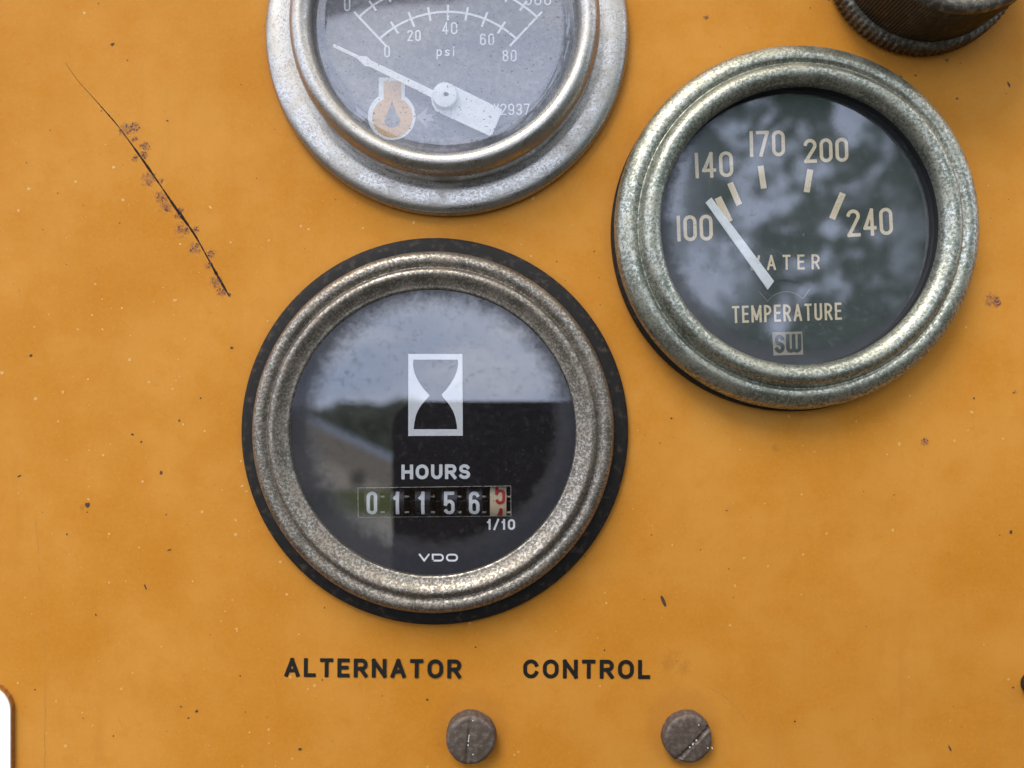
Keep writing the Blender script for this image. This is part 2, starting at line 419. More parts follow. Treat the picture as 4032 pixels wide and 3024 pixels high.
def glyph(ch, w, h, flag=True):
    """centre-line strokes: list of (points, closed)"""
    r = min(w/2, h/2); o = []
    A = lambda pts, c=False: o.append((pts, c))
    if ch in '0O': A(stadium(w, h), True)
    elif ch == '1':
        A([(w*.75, 0), (w*.75, h)])
        if flag: A([(w*.75, h), (w*.62, h*.86), (w*.1, h*.76)])
    elif ch == 'I': A([(w/2, 0), (w/2, h)])
    elif ch == '2':
        A(el_arc(w/2, h-r, r, r, 165, -25, 14)+[(w*.86, h-r*1.75), (0, 0)]); A([(0, 0), (w, 0)])
    elif ch == '3':
        q = h*.27; A(el_arc(w/2, h-q, w/2, q, 160, -90, 12)); A(el_arc(w/2, h*.46-h*.23, w/2, h*.23, 90, -160, 12)); A([(w*.35, h*.46), (w*.5, h*.46)])
    elif ch == '4':
        A([(w*.72, 0), (w*.72, h), (0, h*.25)][0:2]); A([(w*.72, h), (0, h*.26)]); A([(0, h*.26), (w, h*.26)])
    elif ch == '5':
        A([(w*.95, h), (0, h)]); A([(0, h), (0, h*.46)])
        rr_ = min(r, h*.3)
        A([(0, h*.46)]+el_arc(w/2, h*.6-rr_, w/2, rr_, 130, 0, 8)+el_arc(w/2, rr_, w/2, rr_, 0, -155, 10))
    elif ch == '6':
        A(stadium(w, h*.6), True); A([(0, h*.3)]+[(0, h-r)]+el_arc(w/2, h-r, r, r, 180, 25, 10))
    elif ch == '7':
        A([(0, h), (w, h)]); A([(w, h), (w*.3, 0)])
    elif ch == '8':
        A(stadium(w, h*.54), True); A(stadium(w*.9, h*.46, h*.54), True)
    elif ch == '9':
        A(stadium(w, h*.6, h*.4), True); A([(w, h*.7), (w, r)]+el_arc(w/2, r, r, r, 0, -155, 10))
    elif ch == 'A':
        A([(0, 0), (w/2, h)]); A([(w, 0), (w/2, h)]); A([(w*.16, h*.3), (w*.84, h*.3)])
    elif ch == 'L': A([(0, h), (0, 0)]); A([(0, 0), (w, 0)])
    elif ch == 'T': A([(0, h), (w, h)]); A([(w/2, h), (w/2, 0)])
    elif ch == 'E':
        A([(0, 0), (0, h)]); A([(0, h), (w, h)]); A([(0, h*.52), (w*.88, h*.52)]); A([(0, 0), (w, 0)])
    elif ch in 'RP':
        q = h*.27
        A([(0, 0), (0, h)]); A([(0, h), (w-q, h)]+el_arc(w-q, h-q, q, q, 90, -90, 10)+[(0, h-2*q)])
        if ch == 'R': A([(w*.5, h-2*q), (w, 0)])
    elif ch == 'N': A([(0, 0), (0, h)]); A([(0, h), (w, 0)]); A([(w, 0), (w, h)])
    elif ch == 'M': A([(0, 0), (0, h)]); A([(0, h), (w/2, h*.15)]); A([(w/2, h*.15), (w, h)]); A([(w, h), (w, 0)])
    elif ch == 'C':
        A(el_arc(w-r, h-r, r, r, 22, 90, 6)+el_arc(r, h-r, r, r, 90, 180)+el_arc(r, r, r, r, 180, 270)+el_arc(w-r, r, r, r, 270, 338, 6))
    elif ch == 'U': A([(0, h), (0, r)]+el_arc(r, r, r, r, 180, 360, 14)+[(w, h)])
    elif ch == 'S':
        q = h*.25; rx = w/2
        A(el_arc(rx, h-q, rx*.92, q, 25, 250, 12)+el_arc(rx, q, rx, q, 75, -155, 14))
    elif ch == 'W': A([(0, h), (w*.26, 0)]); A([(w*.26, 0), (w*.5, h)]); A([(w*.5, h), (w*.74, 0)]); A([(w*.74, 0), (w, h)])
    elif ch == 'w': A([(0, h), (0, r*.5)]+el_arc(w*.25, w*.25, w*.25, w*.25, 180, 360, 8)+[(w*.5, h)]); A([(w*.5, w*.25)]+el_arc(w*.75, w*.25, w*.25, w*.25, 180, 360, 8)+[(w, h)])
    elif ch == 'V': A([(0, h), (w/2, 0)]); A([(w/2, 0), (w, h)])
    elif ch == 'H': A([(0, 0), (0, h)]); A([(w, 0), (w, h)]); A([(0, h*.5), (w, h*.5)])
    elif ch == 'D': A([(0, 0), (0, h)]+[(w-r, h)]+el_arc(w-r, h-r, r, r, 90, 0)+el_arc(w-r, r, r, r, 0, -90)+[(0, 0)])
    elif ch == '/': A([(0, -h*.04), (w, h*1.04)])
    elif ch == 'p': A([(0, -h*.36), (0, h*.64)]); A(stadium(w, h*.66), True)
    elif ch == 's': A([(w, h*.56), (w*.5, h*.65), (w*.08, h*.55), (w*.1, h*.4), (w*.9, h*.24), (w*.92, h*.08), (w*.5, 0), (0, h*.08)])
    elif ch == 'i': A([(w/2, 0), (w/2, h*.64)]); A([(w/2, h*.92), (w/2, h*.95)])
    return o

WID = {'1': .6, 'I': .3, 'i': .35, 'p': 1, 's': .95, '/': .8, 'M': 1.35, 'W': 1.45, 'w': 1.45, 'L': .88, 'E': .9, 'T': .98, 'O': 1.15, 'C': 1.12, 'N': 1.08, 'A': 1.12, 'R': 1.02, 'P': .98, 'H': 1.05, 'V': 1.1, 'D': 1.05, 'U': 1.02, 'S': 1.0}

def text(mb, s, x0, y0, x1, y1, t, L, h, rot=0, gap=.3, z=None, mi=0, flag=True, caps=True, digitw=1.0, wid=None, wrap=None):
    """strokes fitted to the pixel box x0..x1, y0..y1; t stroke width in pixels"""
    wd = dict(WID); wd.update(wid or {})
    ws = [wd.get(c, digitw) for c in s]
    W = x1-x0; H = y1-y0
    # sum(ws)*a + gap*a*(n-1) = W
    a = W/(sum(ws)+gap*(len(s)-1))
    x = x0; cxm = (x0+x1)/2; cym = (y0+y1)/2; c_, s_ = math.cos(R(rot)), math.sin(R(rot)); k = 0
    for ch, wdt in zip(s, ws):
        gw = wdt*a
        for pts, closed in glyph(ch, max(gw-t, .01), H-t, flag):
            q = []
            for (u, v) in pts:
                px = x+t/2+u; py = y1-t/2-v
                dx, dy = px-cxm, py-cym
                q.append(L(cxm+dx*c_+dy*s_, cym-dx*s_+dy*c_, h))
            if wrap:
                q2 = []
                for i in range(len(q)-(0 if closed else 1)):
                    a_, b_ = q[i], q[(i+1) % len(q)]
                    m_ = max(1, int(math.hypot(b_[0]-a_[0], b_[1]-a_[1])/.3))
                    q2 += [(a_[0]+(b_[0]-a_[0])*j/m_, a_[1]+(b_[1]-a_[1])*j/m_) for j in range(m_)]
                if not closed: q2.append(q[-1])
                q = q2
            mb.ribbon(q, t*S(h), (h if z is None else z)+.004*k, closed, mi, caps, wrap)
            k += 1
        x += gw+gap*a

# =========================================================== materials in use
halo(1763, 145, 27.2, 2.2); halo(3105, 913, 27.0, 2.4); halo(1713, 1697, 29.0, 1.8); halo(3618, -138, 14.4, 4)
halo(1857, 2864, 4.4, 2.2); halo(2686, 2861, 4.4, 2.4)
M_PANEL = mat_panel()
M_STEEL = mat_metal('dull_plated_steel', (.43, .41, .375), (.335, .315, .285), (.19, .165, .14), (.28, .25, .205), .95, .30, 2.4, .44, .45)
M_ZINC = mat_metal('greenish_weathered_zinc', (.50, .50, .43), (.20, .205, .16), (.05, .065, .04), (.23, .225, .16), .9, .35, 2.3, .50, .55, off=4)
M_RUSTY = mat_metal('brown_speckled_bezel', (.42, .385, .33), (.16, .14, .11), (.05, .042, .032), (.16, .125, .09), .86, .40, 2.6, .52, .55, off=9)
M_RUBBER = mat_plain('perished_black_rubber', (.012, .011, .010), .75, (.05, .038, .028), .8, .5, .74, .5, spec=.22, off=3)
M_BLACK = mat_plain('black_inner_wall', (.012, .012, .012), .6)
M_DIALBLK = mat_plain('matt_black_dial', (.009, .010, .013), .7, (.015, .015, .018), 1.0, spec=.12)
M_DIALGRY = mat_plain('dark_grey_dial', (.022, .025, .027), .6, (.032, .035, .036), .5)
M_DIALPSI = mat_plain('dial_card_with_haze', (.15, .152, .18), .7, (.27, .265, .29), 1.3)  # card colour lightened to carry haze and sky reflection of the glass
M_WHITE = mat_print('white_ink', (.93, .95, .95), .1)
M_WHITE2 = mat_print('chalky_white_ink', (.94, .96, .96), .2, (.3, .3, .33))
M_GHOST = mat_print('faded_white_ink', (.42, .43, .47), .6, (.15, .15, .17))
M_TAN = mat_print('cream_ink', (.92, .76, .50), .3)
M_TAN2 = mat_print('dull_cream_ink', (.40, .34, .25), .5)
M_ORANGE = mat_print('orange_ink', (.80, .47, .20), .75, (.35, .2, .1))
M_NEEDLE = mat_plain('white_needle_paint', (.92, .94, .92), .6, (.84, .86, .83), 1.2)
M_INK = mat_plain('black_lettering_paint', (.012, .011, .009), .5, (.06, .035, .015), 2.2, .6, .78, spec=.2)
M_RUST = mat_plain('rust_pit', (.06, .026, .02), .85, (.12, .055, .04), 2.5)
M_DARK = mat_plain('dark_dirt_speck', (.05, .022, .01), .8, (.09, .045, .02), 2.5)
M_LIGHT = mat_plain('pale_paint_speck', (.54, .28, .06), .6, (.60, .36, .12), 2.5)
M_HALO = mat_stain('rust_bloom', (.27, .12, .09), .32, .66, 2.0)
M_GRIME = mat_stain('grime_smudge', (.36, .15, .03), .14, .70, .35)
M_SCREW = mat_plain('oxidised_grey_brown_steel', (.088, .064, .050), .58, (.16, .13, .11), 1.3, .42, .72, .9, .35, off=2)
M_OXIDE = mat_plain('pale_oxide_crust', (.5, .52, .5), .8, (.3, .3, .28), 3)
M_KNOB = mat_metal('tarnished_brass_knob', (.10, .085, .052), (.04, .034, .022), (.016, .018, .012), (.085, .055, .028), .55, .45, .9, .6, .55, off=6)
M_KNOBTEETH = mat_metal('worn_knurl', (.20, .185, .15), (.08, .068, .048), (.022, .022, .016), (.085, .07, .045), .6, .45, 1.2, .52, .5, off=2)
M_PLATE = mat_plain('white_plastic', (.86, .88, .88), .45, (.80, .82, .83), .4)
M_PLATE_EDGE = mat_plain('brown_paint_edge', (.30, .12, .02), .6, (.2, .08, .02), 1.2)
M_WHEEL = mat_plain('black_counter_wheel', (.012, .012, .013), .25)
M_CREAM = mat_plain('cream_counter_wheel', (.80, .66, .42), .45, (.74, .60, .38), 1)
M_RED = mat_plain('red_ink', (.58, .02, .02), .5)
M_EDGEW = mat_plain('bright_window_edge', (.45, .45, .40), .5, (.15, .15, .13), 1.5)
M_PHONE = mat_plain('black_phone_glass', (.010, .010, .011), .4)
M_GL_PSI = mat_glass('dusty_lens', .15, .03, .11, (.50, .50, .54), None, .8, 1.9, off=1, pit=.64, blotch=.26)
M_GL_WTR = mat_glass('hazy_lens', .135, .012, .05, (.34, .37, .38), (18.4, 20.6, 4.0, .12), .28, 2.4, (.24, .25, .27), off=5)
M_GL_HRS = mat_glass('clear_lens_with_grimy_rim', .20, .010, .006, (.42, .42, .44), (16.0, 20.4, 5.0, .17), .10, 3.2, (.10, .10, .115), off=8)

# =========================================================== the panel
panel = thing('instrument_panel', 'yellow painted metal instrument panel carrying all the gauges and screws', 'panel', xy=(0, 0))
L = loc_fn(panel)
mb = MB()
x0, y0, x1, y1 = -260, -200, 260, 200
holes = [circle(*P(px_, py_), r_, 96) for px_, py_, r_ in ((1763, 145, 22), (3105.6, 913, 22), (1714, 1697, 23))]
flat('sheet', [[(x0, y0), (x1, y0), (x1, y1), (x0, y1)]]+holes, -1.0, M_PANEL, panel, 2.0)
def letters(word, x0, y0, x1, y1, rot):
    m = MB(); text(m, word, x0, y0, x1, y1, 15.5, L, .06, rot, .30, caps=True); m.build('lettering', M_INK, panel, 'flat')
letters('ALTERNATOR', 1120, 2593, 1816, 2668, -.45)
letters('CONTROL', 2060, 2597, 2560, 2672, -.2)

# scratch running down the left side
sp_pts = [(259, 249), (306, 316), (365, 382), (412, 435), (461, 492), (518, 568), (591, 671), (640, 742), (690, 817), (763, 919), (816, 1012), (856, 1085), (902, 1165)]
sp_c = catmull([L(*p) for p in sp_pts], 8)
n = len(sp_c); wds = [.05+.34*min(1, max(0, (i/n-.08)*2.0))*(.55+.8*random.random())*(.8+.3*math.sin(i*.31)) for i in range(n)]
mb = MB(); mb.ribbon(sp_c, .2, .02, widths=wds); mb.build('scratch', mat_plain('dark_gouge', (.018, .012, .009), .8, spec=.1), panel, 'flat')

def blob(m, px, py, r, z=.03, n=9, jag=.45, mi=0, sx=1.0, sy=1.0, rot=None):
    a0 = random.random()*6 if rot is None else rot
    cx, cy = L(px, py); vs = []
    for i in range(n):
        a = 2*math.pi*i/n; rr = r*K*(1+jag*(random.random()-.5)*2)
        u, v = rr*math.cos(a)*sx, rr*math.sin(a)*sy
        vs.append((cx+u*math.cos(a0)-v*math.sin(a0), cy+u*math.sin(a0)+v*math.cos(a0), z))
    m.add(vs, [tuple(range(n))], mi)

def stain(m, px, py, r, z, sx=1.0, sy=1.0):
    """disc with fading rim for the stain material"""
    cx, cy = L(px, py); k = 20; vs = [(cx, cy, z)]; fd = [1.0]
    for ring, f in ((.5, .6), (1.0, 0.0)):
        for i in range(k):
            a = 2*math.pi*i/k; vs.append((cx+r*K*ring*math.cos(a)*sx, cy+r*K*ring*math.sin(a)*sy, z)); fd.append(f)
    fs = [(0, 1+i, 1+(i+1) % k) for i in range(k)]+[(1+i, 1+k+i, 1+k+(i+1) % k, 1+(i+1) % k) for i in range(k)]
    m.add(vs, fs)
    if m.fade is None: m.fade = []
    m.fade += fd

RP = [(495, 512, 30), (530, 500, 22), (528, 548, 14), (572, 575, 22), (566, 610, 18), (532, 622, 16), (585, 705, 30), (634, 712, 12), (632, 776, 24), (655, 812, 28), (712, 826, 14),
      (700, 850, 14), (718, 905, 30), (770, 905, 16), (768, 978, 28), (832, 1000, 20), (822, 1046, 16), (850, 1108, 26), (873, 1150, 22), (904, 1160, 10)]
ms, mr = MB(), MB()
for i, (x, y, r) in enumerate(RP+[(3905, 1182, 30), (3925, 1192, 18), (3640, 1738, 17), (2780, 68, 12), (3730, 236, 9), (3546, 302, 6), (3770, 390, 7), (3995, 1545, 8), (2345, 1290, 8)]):
    stain(ms, x, y, r*1.7, .010+.0004*i)
    if i >= len(RP)+3 and r in (22,): continue
    for k in range(int(r*.42)):
        a = random.random()*6.28; q = r*.85*math.sqrt(random.random())
        blob(mr, x+q*math.cos(a), y+q*math.sin(a)*.9, 1.6+random.random()*2.4, .03+.0005*k, 6)
o = ms.build('rust_bloom', M_HALO, panel, 'flat'); o['kind'] = 'stuff'
o = mr.build('rust_spots', M_RUST, panel, 'flat'); o['kind'] = 'stuff'

md, ml, mg = MB(), MB(), MB()
named = [(345, 1987, 9, 1, 1), (2612, 2366, 9, 1.0, 2.6), (443, 175, 7, 1, 1), (556, 1740, 4, 1, 1), (634, 1862, 6, 1, 1.6), (502, 238, 3, 1, 1), (660, 475, 4, 1, 1), (3605, 298, 4, 1, 1),
         (3972, 333, 6, .6, 1.8), (775, 2800, 5, 1.5, 1), (1182, 2950, 6, 1.4, 1), (1683, 2755, 6, 1, 1), (2380, 2560, 4, 1, 1), (3980, 2095, 7, 1, 1), (3834, 1568, 4, 1, 1), (122, 1400, 5, 1.6, 1),
         (912, 1370, 6, 1, 1), (790, 1568, 4, 1, 1), (706, 1655, 4, 1, 1), (522, 1710, 5, 1, 1), (572, 2310, 6, .6, 1.8), (667, 2165, 5, 2, .8), (264, 2104, 4, 1, 1), (76, 1875, 5, 1.5, .8),
         (1450, 60, 3, 1, 1), (3740, 2945, 6, .6, 2), (3130, 2840, 4, 1, 1), (2340, 990, 3, 1, 1), (2410, 1640, 3, 1, 1)]
for x, y, r, sx, sy in named: blob(md, x, y, r, .025, 9, .35, 0, sx, sy, .4)
stain(mg, 320, 2000, 30, .006)
for k in range(220):
    x, y = random.uniform(-40, 4070), random.uniform(-40, 3060)
    blob(md, x, y, random.choice([1.2, 1.6, 2.0, 2.6, 3.4]), .022+.00005*k, 7, .5, 0, 1, random.choice([1, 1, .5]))
for k in range(270):
    x, y = random.uniform(-40, 4070), random.uniform(700, 3060) if k % 4 else random.uniform(0, 3060)
    if k % 3: x = min(x, random.uniform(0, 4070))
    blob(ml, x, y, random.choice([2, 2.6, 3.4, 4.6, 6.0]), .014+.00002*k, 8, .4)
for k in range(3):
    stain(mg, random.uniform(-40, 4070), random.uniform(0, 3060), random.uniform(25, 90), .004+.00004*k, random.uniform(.5, 1.6))
# old vertical crease on the far left
cre = [(100+(i/30.0)*85+random.uniform(-2, 2) if False else 142+min(i, 16)*2.2+random.uniform(-2, 2), 2050+i*34) for i in range(30)]
creb = []
for i in range(0, 29):
    if random.random() < .7: creb.append(i)
# fine hairline scratches
mh = MB()
for i in creb: mh.ribbon([L(*cre[i]), L(*cre[i+1])], .06, .012+.0001*i)
for k in range(46):
    x, y = random.uniform(0, 4032), random.uniform(0, 3024); a = random.uniform(-.5, .5)+random.choice([0, 1.57]); ln = random.uniform(15, 70)
    mh.ribbon([L(x, y), L(x+ln*.5*math.cos(a)+random.uniform(-3, 3), y+ln*.5*math.sin(a)), L(x+ln*math.cos(a), y+ln*math.sin(a))], .035, .009+.00005*k)
mh.ribbon(catmull([L(*p) for p in [(2790, 2705), (2850, 2740), (2900, 2785), (2935, 2835), (2948, 2850)]], 5), .06, .0125)
o = mh.build('hairline_scratches', mat_plain('dull_scratch', (.36, .16, .03), .7), panel, 'flat'); o['kind'] = 'stuff'
for nm, m, mt in (('dirt_specks', md, M_DARK), ('pale_specks', ml, M_LIGHT), ('grime_smudges', mg, M_GRIME)):
    o = m.build(nm, mt, panel, 'flat')
    o['kind'] = 'stuff'

# =========================================================== oil pressure gauge (top)
g = thing('oil_pressure_gauge', 'silver rimmed oil pressure gauge marked psi, cut off by the top edge', 'gauge', 1763, 145)
L1 = loc_fn(g)
mb = MB(); mb.lathe([(27.0, -.02), (27.4, .35), (27.45, .9), (27.15, 1.5), (26.4, 1.95), (25.2, 2.1), (24.0, 2.05), (23.3, 1.95), (22.7, 1.9)], 200)
mb.build('mounting_flange', M_STEEL, g)
mb = MB(); mb.lathe([(22.75, 1.5), (22.65, 2.6), (22.7, 4.0), (22.6, 5.2), (22.1, 6.2), (21.4, 6.75), (20.7, 6.85), (20.0, 6.5), (19.5, 5.8), (19.35, 5.0), (19.4, 4.4)], 200)
mb.build('bezel', M_STEEL, g)
mb = MB(); mb.lathe([(19.6, 4.9), (19.6, 1.7)], 128, 1); mb.build('inner_wall', M_BLACK, g)
HD = 1.9
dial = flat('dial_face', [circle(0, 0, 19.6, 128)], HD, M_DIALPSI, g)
mk = MB(); cxp, cyp = 1764, 441
def pol(r, deg, h=HD, cx=cxp, cy=cyp): return L1(cx+r*math.sin(R(deg)), cy-r*math.cos(R(deg)), h)
zz = HD+.05
mk.ribbon([pol(394, -43.2+i*86.4/40) for i in range(41)], 8.5*S(HD), zz, caps=False)
mk.ribbon([pol(512, -43.2+i*86.4/40) for i in range(41)], 8.5*S(HD), zz, caps=False)
for i in range(9):
    a = -43.2+i*10.8
    if i in (0, 8): continue
    l0, l1 = (365, 420) if i % 2 else (360, 422)
    mk.ribbon([pol(l0, a), pol(l1, a)], 9*S(HD), zz+.01, caps=False)
for i in range(1, 11):
    a = -43.2+i*86.4/11; l0, l1 = (488, 536)
    mk.ribbon([pol(l0, a), pol(l1, a)], 9*S(HD), zz+.01, caps=False)
for a in (-43.2, 43.2): mk.ribbon([pol(356, a), pol(540, a)], 9*S(HD), zz+.02, caps=False)
mk.build('scale_markings', M_WHITE2, dial, 'flat')
tx = MB()
for s_, x0, y0, x1, y1 in (('0', 1513, 180, 1536, 227), ('20', 1604, 119, 1657, 163), ('40', 1741, 88, 1801, 136), ('60', 1890, 133, 1946, 179), ('80', 1979, 197, 2034, 243),
                           ('0', 1355, -8, 1380, 45), ('500', 2066, -32, 2170, 22)):
    text(tx, s_, x0, y0, x1, y1, 5.8, L1, HD, gap=.38, z=zz+.03)
text(tx, 'psi', 1719, 184, 1790, 222, 5.4, L1, HD, gap=.55, z=zz+.03)
text(tx, 'W2937', 1928, 409, 2086, 454, 5.2, L1, HD, gap=.3, z=zz+.03, wid={'W': 1.5})
tx.build('numerals', M_WHITE2, dial, 'flat')
# oil pressure symbol: white outlined can with a drop, arrows either side
def zc(x, y): return L1(1380+x/5.529, 280+y/5.529, HD)
def outline(cx, cy, r, hw, top, n=40):
    ang = math.degrees(math.asin(hw/r)); a0 = 90+ang; a1 = 90-ang+360
    pts = [(cx+r*math.cos(R(a0+(a1-a0)*i/n)), cy-r*math.sin(R(a0+(a1-a0)*i/n))) for i in range(n+1)]
    return [zc(*p) for p in pts]+[zc(cx+hw, top), zc(cx-hw, top)]
outer = outline(900, 985, 520, 285, 140); inner = outline(915, 1010, 440, 195, 225)
oil = flat('oil_symbol', [outer, inner], HD+.05, M_WHITE2, dial)
drop = catmull([(905, 640), (935, 720), (985, 870), (1050, 990), (1085, 1080), (1040, 1180), (910, 1230), (780, 1190), (740, 1090), (790, 940), (860, 780), (890, 690), (905, 640)], 4)
flat('oil_symbol_fill', [[zc(*p) for p in outline_ for outline_ in ()] if False else inner, [zc(*p) for p in drop[:-1]]], HD+.06, M_ORANGE, dial)
flat('arrow_mark', [[zc(*p) for p in [(1440, 1000), (1715, 745), (1640, 945), (1830, 940), (1760, 1000), (1840, 1080), (1650, 1090), (1690, 1280)]]], HD+.05, M_GHOST, dial)
flat('arrow_mark', [[zc(*p) for p in [(390, 960), (95, 735), (150, 900), (60, 920), (60, 1010), (170, 1060), (230, 1120), (300, 1080)]]], HD+.05, M_GHOST, dial)
# needle with counterweight and hub
HN = 3.2
def nz(x, y, h=HN): return L1(1200+x/1.8433, y/1.8433, h)
nd = flat('needle', [[nz(*p) for p in [(203, 328), (215, 322), (235, 330), (398, 408), (452, 411), (482, 440), (930, 655), (990, 650), (1075, 620), (1430, 795), (1427, 822), (1362, 975), (1340, 987), (1000, 830), (950, 805), (925, 760), (918, 708), (470, 484), (440, 484), (405, 450), (380, 425), (210, 345)]]], HN, M_NEEDLE, g, .25)
hx, hy = L1(1751, 372, 4.4)
mb = MB(); mb.lathe([(1.95, 3.0), (1.9, 4.05), (1.8, 4.35), (1.6, 4.42), (.3, 4.42), (.28, 4.3)], 64, 1, cx=hx, cy=hy, closed_top=True)
mb.build('hub', M_NEEDLE, nd)
mb = MB(); blobv = [(hx+.15+.42*math.cos(a)*(1.2 if math.cos(a) > 0 else .8), hy+.03+.3*math.sin(a), 4.45) for a in [i*.7 for i in range(9)]]
mb.add(blobv, [tuple(range(9))]); mb.build('hub_hole', M_BLACK, nd, 'flat')
mb = MB(); mb.lathe([(19.42, 4.85), (19.2, 5.0), (17, 5.08), (12, 5.12), (6, 5.14), (.01, 5.15)], 128, 1)
mb.build('glass', M_GL_PSI, g)

# =========================================================== water temperature gauge (right)
g = thing('water_temperature_gauge', 'round black water temperature gauge in a mottled greenish metal rim, needle near 100', 'gauge', 3105.6, 913)
L2 = loc_fn(g)
mb = MB(); mb.lathe([(26.0, -.02), (26.9, -.0), (27.05, .4), (27.0, 1.4), (26.8, 1.8), (26.2, 1.8)], 160, 2, cx=-.12, cy=-.25)
mb.build('rubber_gasket', M_RUBBER, g)
mb = MB(); mb.lathe([(26.3, 1.5), (26.85, 2.1), (26.95, 3.0), (26.6, 3.9), (25.9, 4.55), (25.1, 4.95), (24.4, 4.95), (23.95, 4.7), (23.75, 4.65), (23.5, 5.0), (23.1, 5.7), (22.5, 6.15), (21.8, 6.2), (21.1, 5.9), (20.6, 5.35), (20.4, 4.6), (20.4, 4.2)], 200)
mb.build('bezel', M_ZINC, g)
mb = MB(); mb.lathe([(20.55, 4.9), (20.55, 1.2)], 128, 1); mb.build('inner_wall', M_BLACK, g)
HD = 1.4; zz = HD+.05
def wz(x, y, h=HD): return L2(2380+x/1.0987, 150+y/1.0987, h)
def wb(*b): return [2380+b[0]/1.0987, 150+b[1]/1.0987, 2380+b[2]/1.0987, 150+b[3]/1.0987]
cxa, cya = wz(786, 1195)
k_ = K/1.0987
slot = circle(cxa, cya, 150*k_, 24, 140, 47)+circle(cxa, cya, 97*k_, 24, 43, 145)
dial = flat('dial_face', [circle(0, 0, 20.6, 128), slot], HD, M_DIALGRY, g)
mb = MB(); mb.box(-14, -14, HD-1.1, 14, 8, HD-.9); mb.build('backing_plate', M_BLACK, g)
mb = MB(); mb.ribbon([slot[24], slot[25]], .09, HD+.02, caps=False); mb.ribbon(slot[25:], .06, HD+.025, caps=False); mb.ribbon([slot[-1], slot[0]], .06, HD+.03, caps=False)
mb.build('slot_edge', M_TAN2, dial, 'flat')
tx = MB()
for s_, b, rot in (('I40', (390, 493, 556, 604), 2.5), ('I70', (627, 401, 780, 513), 1.5), ('200', (862, 434, 1054, 538), 2.0), ('240', (1048, 738, 1246, 856), 3.0), ('I00', (312, 766, 468, 878), 2.0)):
    text(tx, s_, *wb(*b), 13.5, L2, HD, rot, .22, zz)
tx.build('numerals', M_TAN, dial, 'flat')
for (xa, ya, xb, yb, t_) in ((490, 690, 541, 795, 30), (543, 627, 583, 722, 26), (675, 553, 689, 651, 25), (890, 569, 874, 667, 26), (1031, 671, 984, 782, 27)):
    mb = MB(); mb.ribbon([wz(xa, ya), wz(xb, yb)], t_*k_, zz, caps=False); mb.build('tick_mark', M_TAN, dial, 'flat')
tx = MB()
text(tx, 'WATER', *wb(622, 938, 930, 1003), 8.5, L2, HD, 1.0, .85, zz)
text(tx, 'TEMPERATURE', *wb(552, 1152, 1024, 1226), 9.0, L2, HD, 1.8, .33, zz)
tx.build('lettering', M_TAN, dial, 'flat')
lg = flat('maker_logo', [[wz(*p) for p in [(725, 1273), (855, 1269), (859, 1369), (731, 1373)]]], HD+.05, M_TAN2, dial)
tx = MB(); text(tx, 'Sw', *wb(735, 1281, 851, 1362), 14.5, L2, HD, 1.5, .12, HD+.09, wid={'S': .85, 'w': 1.3}); tx.build('logo_letters', M_DIALGRY, dial, 'flat')
HN = 2.3
flat('needle', [[wz(*p, HN) for p in [(437, 712), (462, 690), (733, 1052), (706, 1089)]]], HN, M_NEEDLE, g, .2)
mb = MB(); mb.lathe([(20.5, 3.0), (.01, 3.0)], 128, 1); mb.build('glass', M_GL_WTR, g, False)

# =========================================================== hour meter (centre)
g = thing('hour_meter', 'black hour meter with hourglass symbol and counter reading 01156 above the alternator lettering', 'hour meter', 1714, 1697)
L3 = loc_fn(g)
mb = MB(); mb.lathe([(26, -.02), (28.9, -.01), (29.25, .3), (29.2, .9), (28.6, 1.35), (27.4, 1.6), (26.0, 1.7)], 180, 3)
mb.build('rubber_gasket', M_RUBBER, g)
mb = MB(); mb.lathe([(26.2, 1.4), (26.75, 2.2), (26.8, 3.1), (26.4, 3.9), (25.8, 4.3), (25.1, 4.25), (24.55, 3.95), (24.35, 3.9), (24.15, 4.35), (23.85, 4.8), (23.4, 4.95), (22.9, 4.8), (22.3, 4.45), (21.7, 4.2), (21.25, 4.08), (21.05, 3.85), (21.0, 3.5)], 200)
mb.build('bezel', M_RUSTY, g)
HD = 2.9; zz = HD+.04
def hz(x, y, h=HD): return L3(1350+x/2.949, 1750+y/2.949, h)
def hb(*b): return [1350+b[0]/2.949, 1750+b[1]/2.949, 1350+b[2]/2.949, 1750+b[3]/2.949]
win = [hz(175, 505), hz(1950, 481), hz(1952, 830), hz(180, 846)]
dial = flat('dial_face', [circle(0, 0, 21.2, 128), win], HD, M_DIALBLK, g, 0)
mb = MB()
for a, b in ((0, 1), (1, 2), (2, 3), (3, 0)):
    mb.ribbon([win[a], win[b]], .10 if a != 2 else .05, HD+.02+.005*a, caps=False)
mb.build('window_edge', M_EDGEW, dial, 'flat')
def gz(x, y): return L3(1350+x/2.949, 1300+y/2.949, HD)
fr = [gz(760, 277), gz(1388, 277), gz(1393, 1226), gz(760, 1228)]
right = catmull([(1334, 342), (1338, 400), (1315, 500), (1265, 600), (1200, 690), (1152, 745), (1165, 780), (1235, 865), (1290, 965), (1318, 1070), (1327, 1150)], 5)
left = catmull([(823, 1150), (832, 1070), (858, 965), (915, 865), (985, 785), (1004, 755), (955, 700), (885, 605), (838, 510), (816, 410), (820, 342)], 5)
flat('hourglass_symbol', [fr, [gz(*p) for p in right+left]], HD+.04, M_WHITE, dial)
tx = MB()
text(tx, 'HOURS', *hb(680, 231, 1478, 403), 13.0, L3, HD, .3, .22, zz)
text(tx, '1/10', *hb(1672, 866, 2000, 990), 8.0, L3, HD, 0, .3, zz)
text(tx, 'VDO', *hb(882, 1268, 1337, 1358), 7.0, L3, HD, 0, .2, zz, wid={'V': 1, 'D': 1.1, 'O': 1.1})
tx.build('lettering', M_WHITE, dial, 'flat')
